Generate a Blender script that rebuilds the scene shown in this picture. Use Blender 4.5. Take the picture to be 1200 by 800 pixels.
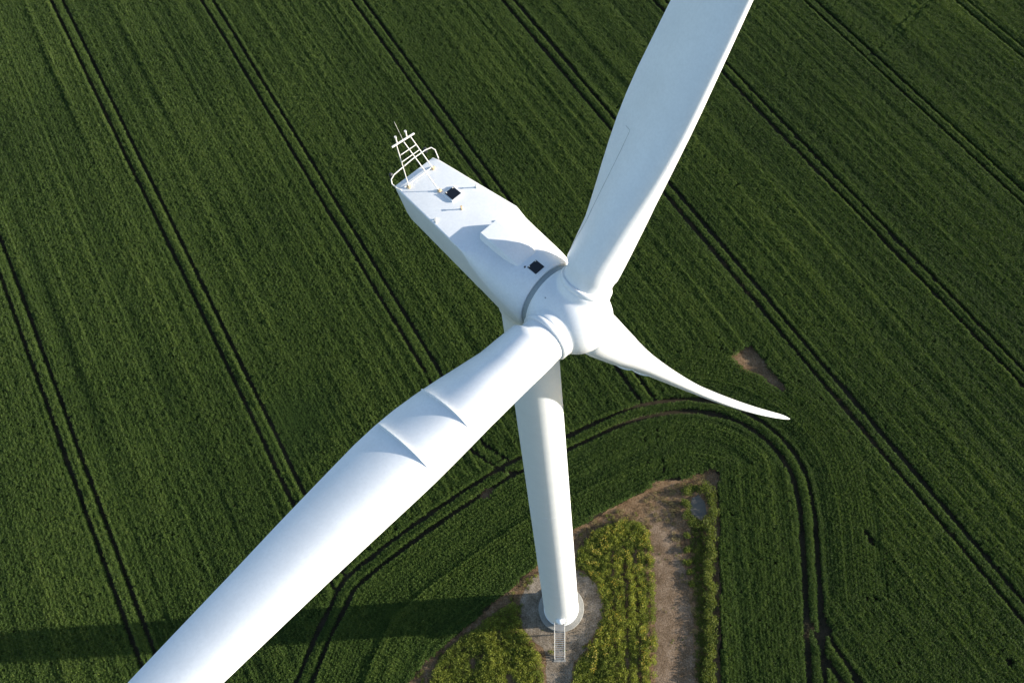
import bpy, bmesh, math, random
import numpy as np
from mathutils import Matrix, Vector

R = math.radians
random.seed(7)
rng = np.random.default_rng(11)
scene = bpy.context.scene
for o in list(bpy.data.objects):
    bpy.data.objects.remove(o)

# ------------------------------------------------------------------ camera
CAM_H, CAM_TILT, FOC, PPX = 110.354, 0.480856, 980.0, 679.67
cam_d = bpy.data.cameras.new('camera')
cam = bpy.data.objects.new('camera', cam_d)
scene.collection.objects.link(cam)
cam.location = (0, 0, CAM_H)
cam.rotation_euler = (CAM_TILT, 0, 0)
cam_d.sensor_fit = 'HORIZONTAL'
cam_d.sensor_width = 36.0
cam_d.lens = 36.0 * FOC / 1200.0
cam_d.shift_x = -(PPX - 600.0) / 1200.0
cam_d.clip_start = 0.5
cam_d.clip_end = 8000
scene.camera = cam

# ------------------------------------------------------------------ sky and sun
SUN_EL, SUN_AZ = R(14.0), R(4.0)          # azimuth counted from +X towards +Y
world = bpy.data.worlds.new('World')
scene.world = world
world.use_nodes = True
wn = world.node_tree.nodes
wl = world.node_tree.links
wn.clear()
sky = wn.new('ShaderNodeTexSky')
sky.sky_type = 'NISHITA'
sky.sun_disc = False
sky.sun_elevation = SUN_EL
sky.sun_rotation = R(90) - SUN_AZ
sky.air_density = 1.0
sky.dust_density = 1.0
sky.ozone_density = 1.5
bg = wn.new('ShaderNodeBackground')
bg.inputs['Strength'].default_value = 0.125
wo = wn.new('ShaderNodeOutputWorld')
wl.new(sky.outputs[0], bg.inputs['Color'])
wl.new(bg.outputs[0], wo.inputs['Surface'])

sun_d = bpy.data.lights.new('sun', 'SUN')
sun_d.energy = 5.0
sun_d.angle = R(0.6)
sun_d.color = (1.0, 0.925, 0.81)
sun = bpy.data.objects.new('sun', sun_d)
scene.collection.objects.link(sun)
sdir = Vector((math.cos(SUN_EL) * math.cos(SUN_AZ), math.cos(SUN_EL) * math.sin(SUN_AZ), math.sin(SUN_EL)))
sun.rotation_euler = sdir.to_track_quat('Z', 'Y').to_euler()
sun.location = sdir * 300

scene.view_settings.view_transform = 'Standard'
scene.view_settings.look = 'None'
scene.view_settings.gamma = 1.0
scene.view_settings.use_curve_mapping = False
scene.view_settings.exposure = 1.15
scene.render.engine = 'CYCLES'
scene.render.resolution_x = 1024
scene.render.resolution_y = 682


# ------------------------------------------------------------------ helpers
def ground_point(x, y, z=0.0):
    """Survey point: place on the level field seen at (x, y) of the 1200x800 photograph."""
    c, s = math.cos(CAM_TILT), math.sin(CAM_TILT)
    a, b = (x - PPX) / FOC, (400.0 - y) / FOC
    d = (a, s + b * c, -c + b * s)
    t = (CAM_H - z) / -d[2]
    return (d[0] * t, d[1] * t)


def GP(pts):
    return np.array([ground_point(*p) for p in pts])


def tag(o, label=None, cat=None, group=None, kind=None):
    if label: o['label'] = label
    if cat: o['category'] = cat
    if group: o['group'] = group
    if kind: o['kind'] = kind
    return o


def link(o, parent=None):
    scene.collection.objects.link(o)
    if parent is not None:
        o.parent = parent
    return o


def empty(name, loc=(0, 0, 0), parent=None):
    o = bpy.data.objects.new(name, None)
    o.location = loc
    o.empty_display_size = 0.5
    return link(o, parent)


def smooth(me, angle=35):
    me.polygons.foreach_set('use_smooth', [True] * len(me.polygons))
    try:
        me.set_sharp_from_angle(angle=R(angle))
    except Exception:
        pass


def mesh_obj(name, verts, faces, mat, parent=None, loc=(0, 0, 0), smooth_angle=None):
    me = bpy.data.meshes.new(name)
    me.from_pydata([tuple(v) for v in verts], [], [tuple(f) for f in faces])
    me.validate()
    bm = bmesh.new(); bm.from_mesh(me)
    bmesh.ops.recalc_face_normals(bm, faces=bm.faces)
    bm.to_mesh(me); bm.free()
    if mat: me.materials.append(mat)
    if smooth_angle: smooth(me, smooth_angle)
    o = bpy.data.objects.new(name, me)
    o.location = loc
    return link(o, parent)


class MB:
    def __init__(self):
        self.v = []; self.f = []

    def add(self, v, f):
        n = len(self.v)
        self.v += [tuple(p) for p in v]
        self.f += [tuple(i + n for i in q) for q in f]
        return self

    def box(self, c, s, rot=None, bev=0.0):
        bm = bmesh.new()
        bmesh.ops.create_cube(bm, size=1.0)
        bmesh.ops.scale(bm, vec=s, verts=bm.verts)
        if bev:
            bmesh.ops.bevel(bm, geom=list(bm.edges), offset=bev, segments=2, affect='EDGES', profile=0.5)
        M = (rot.to_4x4() if rot is not None else Matrix.Identity(4))
        bm.transform(Matrix.Translation(c) @ M)
        bm.verts.index_update()
        self.add([v.co[:] for v in bm.verts], [[q.index for q in f.verts] for f in bm.faces])
        bm.free()
        return self

    def tube(self, pts, r, seg=8, closed=False):
        pts = [Vector(p) for p in pts]
        n = len(pts); vv = []; ff = []
        for i, p in enumerate(pts):
            if closed:
                t = pts[(i + 1) % n] - pts[i - 1]
            else:
                t = pts[min(i + 1, n - 1)] - pts[max(i - 1, 0)]
            t.normalize()
            q = t.to_track_quat('Z', 'Y')
            rr = r[i] if isinstance(r, (list, tuple)) else r
            for k in range(seg):
                a = 2 * math.pi * k / seg
                vv.append(p + q @ Vector((rr * math.cos(a), rr * math.sin(a), 0)))
        m = n if closed else n - 1
        for i in range(m):
            for k in range(seg):
                a, b = i * seg + k, i * seg + (k + 1) % seg
                c, d = ((i + 1) % n) * seg + (k + 1) % seg, ((i + 1) % n) * seg + k
                ff.append((a, b, c, d))
        if not closed:
            ff.append(tuple(range(seg))[::-1]); ff.append(tuple((n - 1) * seg + k for k in range(seg)))
        return self.add(vv, ff)

    def lathe(self, prof, seg=48, M=Matrix.Identity(4)):
        """prof: (radius, z) pairs, revolved about z."""
        vv = []; ff = []; n = len(prof)
        for (r, z) in prof:
            for k in range(seg):
                a = 2 * math.pi * k / seg
                vv.append(M @ Vector((r * math.cos(a), r * math.sin(a), z)))
        for i in range(n - 1):
            for k in range(seg):
                ff.append((i * seg + k, i * seg + (k + 1) % seg, (i + 1) * seg + (k + 1) % seg, (i + 1) * seg + k))
        if prof[0][0] > 1e-6: ff.append(tuple(range(seg))[::-1])
        if prof[-1][0] > 1e-6: ff.append(tuple((n - 1) * seg + k for k in range(seg)))
        return self.add(vv, ff)

    def build(self, name, mat, parent=None, loc=(0, 0, 0), smooth_angle=None):
        return mesh_obj(name, self.v, self.f, mat, parent, loc, smooth_angle)


def hash2(ix, iy, seed):
    h = (ix.astype(np.int64) * 374761393 + iy.astype(np.int64) * 668265263 + seed * 982451653) & 0x7fffffff
    h = (h ^ (h >> 13)) * 1274126177 & 0x7fffffff
    h = (h ^ (h >> 16)) & 0xffff
    return h / 65535.0


def vnoise(x, y, seed=0):
    x = np.asarray(x, float); y = np.asarray(y, float)
    ix = np.floor(x); iy = np.floor(y)
    fx = x - ix; fy = y - iy
    fx = fx * fx * (3 - 2 * fx); fy = fy * fy * (3 - 2 * fy)
    a = hash2(ix, iy, seed); b = hash2(ix + 1, iy, seed)
    c = hash2(ix, iy + 1, seed); d = hash2(ix + 1, iy + 1, seed)
    return (a * (1 - fx) + b * fx) * (1 - fy) + (c * (1 - fx) + d * fx) * fy


def inside(P, poly):
    x, y = P[:, 0], P[:, 1]
    r = np.zeros(len(P), bool)
    n = len(poly)
    for i in range(n):
        x0, y0 = poly[i]; x1, y1 = poly[(i + 1) % n]
        if y0 == y1: continue
        c = ((y0 > y) != (y1 > y)) & (x < (x1 - x0) * (y - y0) / (y1 - y0) + x0)
        r ^= c
    return r


def resample(path, step):
    path = np.asarray(path, float)
    # Catmull-Rom then even spacing
    P = np.vstack([2 * path[0] - path[1], path, 2 * path[-1] - path[-2]])
    out = []
    for i in range(1, len(P) - 2):
        for t in np.linspace(0, 1, 12, endpoint=False):
            a, b, c, d = P[i - 1], P[i], P[i + 1], P[i + 2]
            out.append(0.5 * (2 * b + (c - a) * t + (2 * a - 5 * b + 4 * c - d) * t * t + (3 * b - a - 3 * c + d) * t ** 3))
    out.append(path[-1])
    out = np.array(out)
    L = np.concatenate([[0], np.cumsum(np.linalg.norm(np.diff(out, axis=0), axis=1))])
    s = np.arange(0, L[-1], step)
    return np.stack([np.interp(s, L, out[:, 0]), np.interp(s, L, out[:, 1])], 1)


def near(P, path):
    """signed distance (left positive), arc index and tangent of the nearest point of a finely sampled path."""
    tg = np.gradient(path, axis=0)
    tg /= np.linalg.norm(tg, axis=1)[:, None]
    D = np.empty(len(P)); I = np.empty(len(P), int)
    for k in range(0, len(P), 20000):
        q = P[k:k + 20000]
        d2 = ((q[:, None, :] - path[None]) ** 2).sum(2)
        i = d2.argmin(1)
        I[k:k + 20000] = i
        v = q - path[i]
        D[k:k + 20000] = np.sqrt(d2[np.arange(len(q)), i]) * np.sign(tg[i, 0] * v[:, 1] - tg[i, 1] * v[:, 0])
    return D, I, tg[I]


# ------------------------------------------------------------------ materials
def new_mat(name):
    m = bpy.data.materials.new(name)
    m.use_nodes = True
    nt = m.node_tree
    nt.nodes.clear()
    out = nt.nodes.new('ShaderNodeOutputMaterial')
    return m, nt, nt.nodes, nt.links, out


def ramp(nodes, stops):
    r = nodes.new('ShaderNodeValToRGB')
    e = r.color_ramp.elements
    while len(e) < len(stops): e.new(0.5)
    for q, (p, c) in zip(e, stops):
        q.position = p; q.color = (*c, 1)
    return r


def noise(nodes, links, co, scale, detail=4, rough=0.55):
    n = nodes.new('ShaderNodeTexNoise')
    n.inputs['Scale'].default_value = scale
    n.inputs['Detail'].default_value = detail
    n.inputs['Roughness'].default_value = rough
    links.new(co, n.inputs['Vector'])
    return n


def paint(name, col, rough=0.35, dirt=0.08, metal=0.0, bump=0.0):
    m, nt, N, L, out = new_mat(name)
    p = N.new('ShaderNodeBsdfPrincipled')
    tc = N.new('ShaderNodeTexCoord')
    n1 = noise(N, L, tc.outputs['Object'], 0.7, 6, 0.65)
    n2 = noise(N, L, tc.outputs['Object'], 9.0, 4, 0.6)
    add = N.new('ShaderNodeMath'); add.operation = 'MULTIPLY'
    L.new(n1.outputs['Fac'], add.inputs[0]); L.new(n2.outputs['Fac'], add.inputs[1])
    r = ramp(N, [(0.12, tuple(c * (1 - dirt) for c in col)), (0.36, col)])
    L.new(add.outputs[0], r.inputs['Fac'])
    L.new(r.outputs['Color'], p.inputs['Base Color'])
    p.inputs['Roughness'].default_value = rough
    p.inputs['Metallic'].default_value = metal
    L.new(p.outputs[0], out.inputs['Surface'])
    return m


def leaf_mat(name, dark, mid, light, trans=0.35, rough=0.5, spec=0.12):
    m, nt, N, L, out = new_mat(name)
    at = N.new('ShaderNodeAttribute'); at.attribute_type = 'INSTANCER'; at.attribute_name = 'tint'
    lf = N.new('ShaderNodeAttribute'); lf.attribute_type = 'GEOMETRY'; lf.attribute_name = 'leaf_tone'
    mx = N.new('ShaderNodeMath'); mx.operation = 'MULTIPLY_ADD'
    L.new(lf.outputs['Fac'], mx.inputs[0]); mx.inputs[1].default_value = 0.5
    L.new(at.outputs['Fac'], mx.inputs[2])
    r = ramp(N, [(0.15, dark), (0.65, mid), (1.15 if False else 1.0, light)])
    L.new(mx.outputs[0], r.inputs['Fac'])
    d = N.new('ShaderNodeBsdfDiffuse'); t = N.new('ShaderNodeBsdfTranslucent'); g = N.new('ShaderNodeBsdfGlossy')
    g.inputs['Roughness'].default_value = rough
    g.inputs['Color'].default_value = (0.9, 0.95, 0.9, 1)
    L.new(r.outputs['Color'], d.inputs['Color'])
    hs = N.new('ShaderNodeHueSaturation'); hs.inputs['Hue'].default_value = 0.485
    hs.inputs['Saturation'].default_value = 1.15; hs.inputs['Value'].default_value = 1.3
    L.new(r.outputs['Color'], hs.inputs['Color']); L.new(hs.outputs['Color'], t.inputs['Color'])
    m1 = N.new('ShaderNodeMixShader'); m1.inputs[0].default_value = trans
    L.new(d.outputs[0], m1.inputs[1]); L.new(t.outputs[0], m1.inputs[2])
    fr = N.new('ShaderNodeFresnel'); fr.inputs['IOR'].default_value = 1.35
    ms = N.new('ShaderNodeMath'); ms.operation = 'MULTIPLY'; ms.inputs[1].default_value = spec * 6
    L.new(fr.outputs[0], ms.inputs[0])
    m2 = N.new('ShaderNodeMixShader')
    L.new(ms.outputs[0], m2.inputs[0]); L.new(m1.outputs[0], m2.inputs[1]); L.new(g.outputs[0], m2.inputs[2])
    L.new(m2.outputs[0], out.inputs['Surface'])
    return m


def earth_mat(name, stops, scales=(0.35, 6.0), bump=0.5, bump_scale=14.0, far=None):
    m, nt, N, L, out = new_mat(name)
    p = N.new('ShaderNodeBsdfPrincipled'); p.inputs['Roughness'].default_value = 0.95
    p.inputs['Specular IOR Level'].default_value = 0.03
    g = N.new('ShaderNodeNewGeometry')
    a = noise(N, L, g.outputs['Position'], scales[0], 6, 0.65)
    b = noise(N, L, g.outputs['Position'], scales[1], 5, 0.7)
    mx = N.new('ShaderNodeMix'); mx.data_type = 'FLOAT'; mx.inputs[0].default_value = 0.5
    L.new(a.outputs['Fac'], mx.inputs[2]); L.new(b.outputs['Fac'], mx.inputs[3])
    r = ramp(N, stops)
    L.new(mx.outputs[0], r.inputs['Fac'])
    col = r.outputs['Color']
    if far:
        ln = N.new('ShaderNodeVectorMath'); ln.operation = 'DISTANCE'
        ln.inputs[1].default_value = (-10, 70, 0)
        L.new(g.outputs['Position'], ln.inputs[0])
        mr = N.new('ShaderNodeMapRange'); mr.inputs[1].default_value = 150; mr.inputs[2].default_value = 170
        L.new(ln.outputs['Value'], mr.inputs[0])
        fr = ramp(N, far)
        L.new(b.outputs['Fac'], fr.inputs['Fac'])
        mc = N.new('ShaderNodeMix'); mc.data_type = 'RGBA'
        L.new(mr.outputs[0], mc.inputs[0]); L.new(col, mc.inputs[6]); L.new(fr.outputs['Color'], mc.inputs[7])
        col = mc.outputs[2]
    L.new(col, p.inputs['Base Color'])
    c = noise(N, L, g.outputs['Position'], bump_scale, 6, 0.75)
    bp = N.new('ShaderNodeBump'); bp.inputs['Strength'].default_value = bump; bp.inputs['Distance'].default_value = 0.12
    L.new(c.outputs['Fac'], bp.inputs['Height']); L.new(bp.outputs[0], p.inputs['Normal'])
    L.new(p.outputs[0], out.inputs['Surface'])
    return m


M_WHITE = paint('white_gelcoat', (0.785, 0.80, 0.81), 0.38, 0.09)
M_TOWER = paint('white_tower_paint', (0.765, 0.785, 0.80), 0.45, 0.07)
M_NAC = paint('white_nacelle_shell', (0.765, 0.78, 0.79), 0.42, 0.10)
M_SEAL = paint('grey_seal', (0.30, 0.34, 0.35), 0.6, 0.2)
M_BLACK = paint('dark_hatch_glass', (0.008, 0.010, 0.014), 0.25, 0.3)
M_PIPE = paint('pale_galvanised_pipe', (0.72, 0.70, 0.65), 0.5, 0.15)
M_YELL = paint('ochre_fitting', (0.66, 0.50, 0.30), 0.6, 0.2)
M_GALV = paint('galvanised_steel', (0.34, 0.34, 0.33), 0.5, 0.3, 0.35)
M_DARK = paint('dark_rubber', (0.03, 0.03, 0.035), 0.6, 0.2)
M_CONC = earth_mat('concrete', [(0.38, (0.20, 0.195, 0.175)), (0.62, (0.30, 0.29, 0.265))], (0.6, 7), 0.2, 22)
M_SOIL = earth_mat('soil', [(0.38, (0.020, 0.019, 0.012)), (0.62, (0.060, 0.048, 0.031))], (0.5, 5), 0.6, 6,
                   far=[(0.35, (0.028, 0.05, 0.012)), (0.65, (0.06, 0.085, 0.02))])
M_DIRT = earth_mat('brown_dirt', [(0.38, (0.078, 0.051, 0.027)), (0.5, (0.165, 0.106, 0.060)), (0.62, (0.26, 0.18, 0.108))], (0.6, 4), 1.0, 5)
M_GRAV = earth_mat('gravel', [(0.38, (0.095, 0.075, 0.052)), (0.5, (0.19, 0.155, 0.115)), (0.62, (0.33, 0.275, 0.215))], (0.6, 5), 1.0, 7)
M_TRACK = earth_mat('track_gravel', [(0.37, (0.078, 0.053, 0.030)), (0.5, (0.155, 0.108, 0.070)), (0.63, (0.275, 0.205, 0.145))], (0.5, 5), 0.9, 6)

M_CROP = leaf_mat('crop_leaf', (0.026, 0.049, 0.010), (0.069, 0.115, 0.022), (0.126, 0.176, 0.038), 0.24, 0.5, 0.055)
M_WEED = leaf_mat('weed_leaf', (0.050, 0.070, 0.013), (0.130, 0.165, 0.030), (0.25, 0.275, 0.052), 0.35, 0.5, 0.04)
M_DRY = leaf_mat('dry_grass', (0.10, 0.080, 0.030), (0.19, 0.150, 0.060), (0.27, 0.21, 0.09), 0.25)
M_FLOW = leaf_mat('yellow_petals', (0.22, 0.17, 0.02), (0.32, 0.25, 0.03), (0.42, 0.34, 0.05), 0.3)
M_BUSH = leaf_mat('bush_leaf', (0.045, 0.066, 0.014), (0.115, 0.142, 0.027), (0.20, 0.215, 0.045), 0.35, 0.5, 0.04)
M_BARK = paint('bark', (0.09, 0.07, 0.05), 0.9, 0.4)
M_STONE = earth_mat('chalk_stone', [(0.3, (0.45, 0.44, 0.40)), (0.7, (0.6, 0.58, 0.53))], (1, 9), 0.3, 20)

wm, wnt, WN, WL, wout = new_mat('still_water')
wp = WN.new('ShaderNodeBsdfPrincipled')
wp.inputs['Base Color'].default_value = (0.115, 0.11, 0.095, 1)
wp.inputs['Roughness'].default_value = 0.3
wp.inputs['Specular IOR Level'].default_value = 0.3
wp.inputs['IOR'].default_value = 1.33
wg = WN.new('ShaderNodeNewGeometry')
wnz = noise(WN, WL, wg.outputs['Position'], 4.0, 3, 0.5)
wb = WN.new('ShaderNodeBump'); wb.inputs['Strength'].default_value = 0.08; wb.inputs['Distance'].default_value = 0.05
WL.new(wnz.outputs['Fac'], wb.inputs['Height']); WL.new(wb.outputs[0], wp.inputs['Normal'])
WL.new(wp.outputs[0], wout.inputs['Surface'])
M_WATER = wm

# ------------------------------------------------------------------ ground
S = 3000.0
g = mesh_obj('ground', [(-S, -S, 0), (S, -S, 0), (S, S, 0), (-S, S, 0)], [(0, 1, 2, 3)], M_SOIL)
tag(g, 'dark soil of the field under the green crop', 'ground', kind='structure')


def sheet(name, poly, z, mat, rough=0.18, seed=1):
    """flat ground cover with an uneven rim"""
    P = np.asarray(poly, float)
    out = []
    for i in range(len(P)):
        a, b = P[i], P[(i + 1) % len(P)]
        n = max(1, int(np.linalg.norm(b - a) / 0.35))
        for k in range(n):
            out.append(a + (b - a) * k / n)
    out = np.array(out)
    d = np.stack([vnoise(out[:, 0] * 1.1, out[:, 1] * 1.1, seed), vnoise(out[:, 0] * 1.1, out[:, 1] * 1.1, seed + 5)], 1) - 0.5
    d2 = np.stack([vnoise(out[:, 0] * 3.1, out[:, 1] * 3.1, seed + 9), vnoise(out[:, 0] * 3.1, out[:, 1] * 3.1, seed + 15)], 1) - 0.5
    out = out + d * rough * 4 + d2 * rough * 2
    me = bpy.data.meshes.new(name)
    bm = bmesh.new()
    vs = [bm.verts.new((x, y, z)) for x, y in out]
    f = bm.faces.new(vs)
    bm.normal_update()
    if f.normal.z < 0: f.normal_flip()
    bmesh.ops.triangulate(bm, faces=[f])
    bm.to_mesh(me); bm.free()
    me.materials.append(mat)
    o = bpy.data.objects.new(name, me)
    return link(o)


BASE = np.array(ground_point(657.8, 712.5))
BX, BY = float(BASE[0]), float(BASE[1])

PAD_PX = [(450, 830), (478, 800), (497, 776), (540, 738), (598, 690), (626, 664), (650, 640), (675, 618), (720, 594), (758, 574),
          (768, 563), (805, 560), (836, 548), (846, 556), (840, 572), (843, 600), (844, 700), (843, 800), (843, 900), (420, 900)]
PAD = GP(PAD_PX)
o = sheet('bare_soil_verge', PAD, 0.004, M_DIRT, 0.14, 3)
tag(o, 'brown bare soil verge around the turbine base', 'bare soil', kind='structure')

ang = np.linspace(0, 2 * math.pi, 48, endpoint=False)
circ = np.stack([BX + 5.35 * np.cos(ang), BY + 5.2 * np.sin(ang)], 1)
o = sheet('gravel_pad', circ, 0.012, M_GRAV, 0.05, 21)
tag(o, 'round grey gravel pad around the foot of the tower', 'gravel pad', kind='structure')
PATH = GP([(637, 752), (640, 775), (641, 800), (640, 900), (668, 900), (668, 800), (672, 775), (690, 757)])
o = sheet('gravel_path', PATH, 0.008, M_GRAV, 0.07, 31)
tag(o, 'narrow gravel path running from the stairs down the picture', 'path', kind='structure')
TRACK = GP([(766, 900), (768, 800), (766, 700), (763, 630), (762, 600), (770, 583), (782, 590), (790, 610), (797, 640), (806, 680), (812, 730),
            (815, 800), (815, 900)])
o = sheet('gravel_track', TRACK, 0.008, M_TRACK, 0.10, 41)
tag(o, 'pale brown gravel access track beside the ditch', 'track', kind='structure')
POND = GP([(811, 583), (818, 580), (826, 588), (828, 602), (822, 609), (812, 607), (808, 597)])
o = sheet('pond_water', POND, 0.012, M_WATER, 0.06, 51)
tag(o, 'small grey pool of water at the head of the ditch', 'pond', kind='structure')

for q_, lb in (([(856, 418), (866, 407), (880, 404), (900, 426), (926, 460), (913, 462), (892, 446), (868, 436)], 'bare brown triangle of soil in the crop beyond the drooping blade tip'),
               ([(562, 585), (566, 573), (577, 570), (580, 576), (574, 585)], 'small bare brown spot beside the curved tramline left of the tower')):
    o = sheet('bare_soil_patch', GP(q_), 0.004, M_DIRT, 0.05, 61)
    tag(o, lb, 'bare soil', kind='structure')

# ------------------------------------------------------------------ tramlines and headland of the field
TH, OFF = -1.0095465, -38.30619
TDIR = np.array([math.cos(TH), math.sin(TH)])              # along the rows
TNRM = np.array([math.sin(TH), -math.cos(TH)])
HALF = 0.93                                               # half of the wheel gauge

CURVE = resample(GP([(330, 880), (345, 830), (363, 787), (378, 750), (395, 715), (412, 684), (444, 657), (483, 627), (521, 601), (555, 578), (589, 557),
                     (625, 538), (668, 519), (708, 500), (747, 485), (795, 476), (828, 478), (858, 485), (885, 499), (908, 517), (926, 539),
                     (938, 565), (945, 600), (948, 633), (950, 666), (952, 700), (953, 733), (955, 767), (957, 800), (962, 880)]), 0.35)
BRANCH = resample(GP([(957, 722), (964, 745), (979, 776), (996, 803), (1045, 880)]), 0.35)
ENDB = resample(GP([(508, 440), (530, 480), (550, 514), (572, 533), (598, 547), (625, 540)]), 0.35)
ENDC1 = resample(GP([(728, 440), (742, 466), (757, 478), (780, 479)]), 0.35)
THIN = [resample(GP(p), 0.3) for p in ([(752, 494), (757, 525), (762, 560)], [(767, 490), (773, 525), (779, 560)])]
FAINT = [resample(GP(p), 0.3) for p in ([(1090, -12), (1060, 24), (1030, 58), (1012, 78)], [(1101, -12), (1071, 24), (1040, 58), (1022, 78)])]
INNER = np.vstack([CURVE, [[CURVE[-1, 0], -20], [CURVE[0, 0], -20]]])
BARE = GP([(858, 420), (868, 409), (879, 406), (898, 428), (924, 459), (914, 460), (893, 444), (870, 434)])
SPOTS = [(GP([(571, 578)])[0], 0.75), (GP([(1015, 625)])[0], 0.5), (GP([(1019, 634)])[0], 0.6), (GP([(1180, 776)])[0], 0.4)]


def view_area(P, m):
    """ground seen by the camera and a margin of m metres round it"""
    y = P[:, 1]
    xl = np.interp(y, [10.3, 130.4], [-71.2, -109.7]) - m
    xr = np.interp(y, [10.3, 130.4], [54.5, 84.0]) + m
    return (P[:, 0] > xl) & (P[:, 0] < xr) & (y > 10.3 - m) & (y < 130.4 + m)


PW, PL = 0.46, 0.92                                       # footprint of one clump of crop
AL = PL * 0.70
X_BEND = ground_point(800, 470)[0]
Y_LEG = ground_point(950, 700)[1]
X_DITCH, Y_DITCH = ground_point(838, 650)[0], ground_point(838, 545)[1]


def field_zone(Q):
    """0 straight bouts, 1 headland bout following the bend, 2 strip drilled parallel to the ditch"""
    d, ii, t_ = near(Q, CURVE)
    inn_ = inside(Q, INNER)
    h = inn_ | (np.abs(d) < 1.6) | ((Q[:, 0] > X_BEND) & (np.abs(d) < 9.5) & (Q[:, 1] > Y_LEG))
    z = np.where(h, 1, 0)
    z[inn_ & (Q[:, 0] > X_DITCH) & (Q[:, 1] < Y_DITCH) & (np.abs(d) > 1.3)] = 2
    return z, d, ii, t_


# straight bouts: (across, along) coordinates of the rows
aa, bb = np.meshgrid(np.arange(-230, 160, PW), np.arange(-200, 200, AL), indexing='ij')
across = aa.ravel() + rng.normal(0, 0.02, aa.size)
along = bb.ravel() + rng.uniform(-0.3, 0.3, bb.size)
P0 = across[:, None] * TNRM[None] + along[:, None] * TDIR[None]
kp = view_area(P0, 11.0)
P0, across, along = P0[kp], across[kp], along[kp]
z0, _, _, _ = field_zone(P0)
kp = z0 == 0
P0, across, along = P0[kp], across[kp], along[kp]
# headland bout: rows parallel to the bend
tgc = np.gradient(CURVE, axis=0); tgc /= np.linalg.norm(tgc, axis=1)[:, None]
nmc = np.stack([-tgc[:, 1], tgc[:, 0]], 1)
P1, d1, l1 = [], [], []
for d in np.arange(-46, 10, PW):
    # walk the offset line in even steps
    line = CURVE + nmc * d
    L_ = np.concatenate([[0], np.cumsum(np.linalg.norm(np.diff(line, axis=0), axis=1))])
    sv = np.arange(rng.uniform(0, AL), L_[-1], AL)
    P1.append(np.stack([np.interp(sv, L_, line[:, 0]), np.interp(sv, L_, line[:, 1])], 1))
    d1.append(np.full(len(sv), d)); l1.append(np.interp(sv, L_, np.arange(len(CURVE)) * 0.35))
P1 = np.vstack(P1); d1 = np.concatenate(d1); l1 = np.concatenate(l1)
kp = view_area(P1, 11.0)
P1, d1, l1 = P1[kp], d1[kp], l1[kp]
z1, dn, _, t1 = field_zone(P1)
kp = (z1 == 1) & (np.abs(dn - d1) < 0.2)
P1, d1, l1, t1 = P1[kp], d1[kp], l1[kp], t1[kp]
# strip beside the ditch
aa, bb = np.meshgrid(np.arange(X_DITCH - 2, X_DITCH + 30, PW), np.arange(-2, Y_DITCH + 2, AL), indexing='ij')
P2 = np.stack([aa.ravel() + rng.normal(0, 0.02, aa.size), bb.ravel() + rng.uniform(-0.3, 0.3, aa.size)], 1)
P2 = P2[view_area(P2, 11.0)]
z2, _, _, _ = field_zone(P2)
P2 = P2[z2 == 2]
P = np.vstack([P0, P1, P2])
rotz = np.concatenate([np.full(len(P0), TH), np.arctan2(t1[:, 1], t1[:, 0]), np.full(len(P2), math.pi / 2)])
row_a = np.concatenate([across, d1 + 300, P2[:, 0] + 700])
row_l = np.concatenate([along, l1, P2[:, 1]])
head = np.concatenate([np.zeros(len(P0), bool), np.ones(len(P1) + len(P2), bool)])
dist, idx, tg = near(P, CURVE)
inn = inside(P, INNER)
right_leg = P[:, 0] > X_BEND

ok = ~inside(P, PAD) & ~inside(P, BARE)
ACR = -(P @ TNRM) * 0 + (P @ TNRM)
k = (-ACR - OFF) / 24.0
kk = np.round(k)
off_c = (-ACR - OFF) - 24.0 * kk
wob = (vnoise(P @ TDIR / 9.0, kk, 77) - 0.5) * 0.12
sgn = np.sign(off_c + wob)
tr = (np.abs(off_c + wob) - HALF)                         # signed distance from the wheel track
tram = np.abs(tr)
gap = 0.55 + 0.07 * (vnoise(P @ TDIR / 1.7, kk * 3 + sgn, 5) - 0.5)
stop = inn | (np.abs(dist) < 0.6)
bend_zone = (kk == 2) & (P[:, 1] < ground_point(508, 440)[1])
hit = (tram < gap) & ~stop & ~bend_zone
ok &= ~(hit & (tram < 0.28))
push = hit & (tram >= 0.28)
P[push] -= ((np.sign(tr) * (gap - tram) * sgn)[:, None] * TNRM[None])[push]
gapc = 0.58 + 0.22 * (vnoise(P[:, 0] / 1.7, P[:, 1] / 1.7, 8) - 0.5) + np.where(right_leg, 0.06, 0.0)


def clear_pair(path, gp):
    """drive a pair of wheel tracks along a path: crop in the tracks goes, crop beside them leans out"""
    global ok
    d, ii, t_ = near(P, path)
    end = (ii == 0) | (ii == len(path) - 1)
    e = np.abs(d) - HALF
    h = (np.abs(e) < gp) & ~end
    ok &= ~(h & (np.abs(e) < 0.28))
    nrm = np.stack([-t_[:, 1], t_[:, 0]], 1)
    mv = h & (np.abs(e) >= 0.28)
    P[mv] += ((np.sign(d) * np.sign(e) * (gp - np.abs(e)))[:, None] * nrm)[mv]


def clear_single(path, gp):
    global ok
    d, ii, t_ = near(P, path)
    h = (np.abs(d) < gp) & (ii > 0) & (ii < len(path) - 1)
    ok &= ~(h & (np.abs(d) < 0.14))
    nrm = np.stack([-t_[:, 1], t_[:, 0]], 1)
    P[h] += ((np.sign(d) * (gp - np.abs(d)))[:, None] * nrm)[h]


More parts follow.
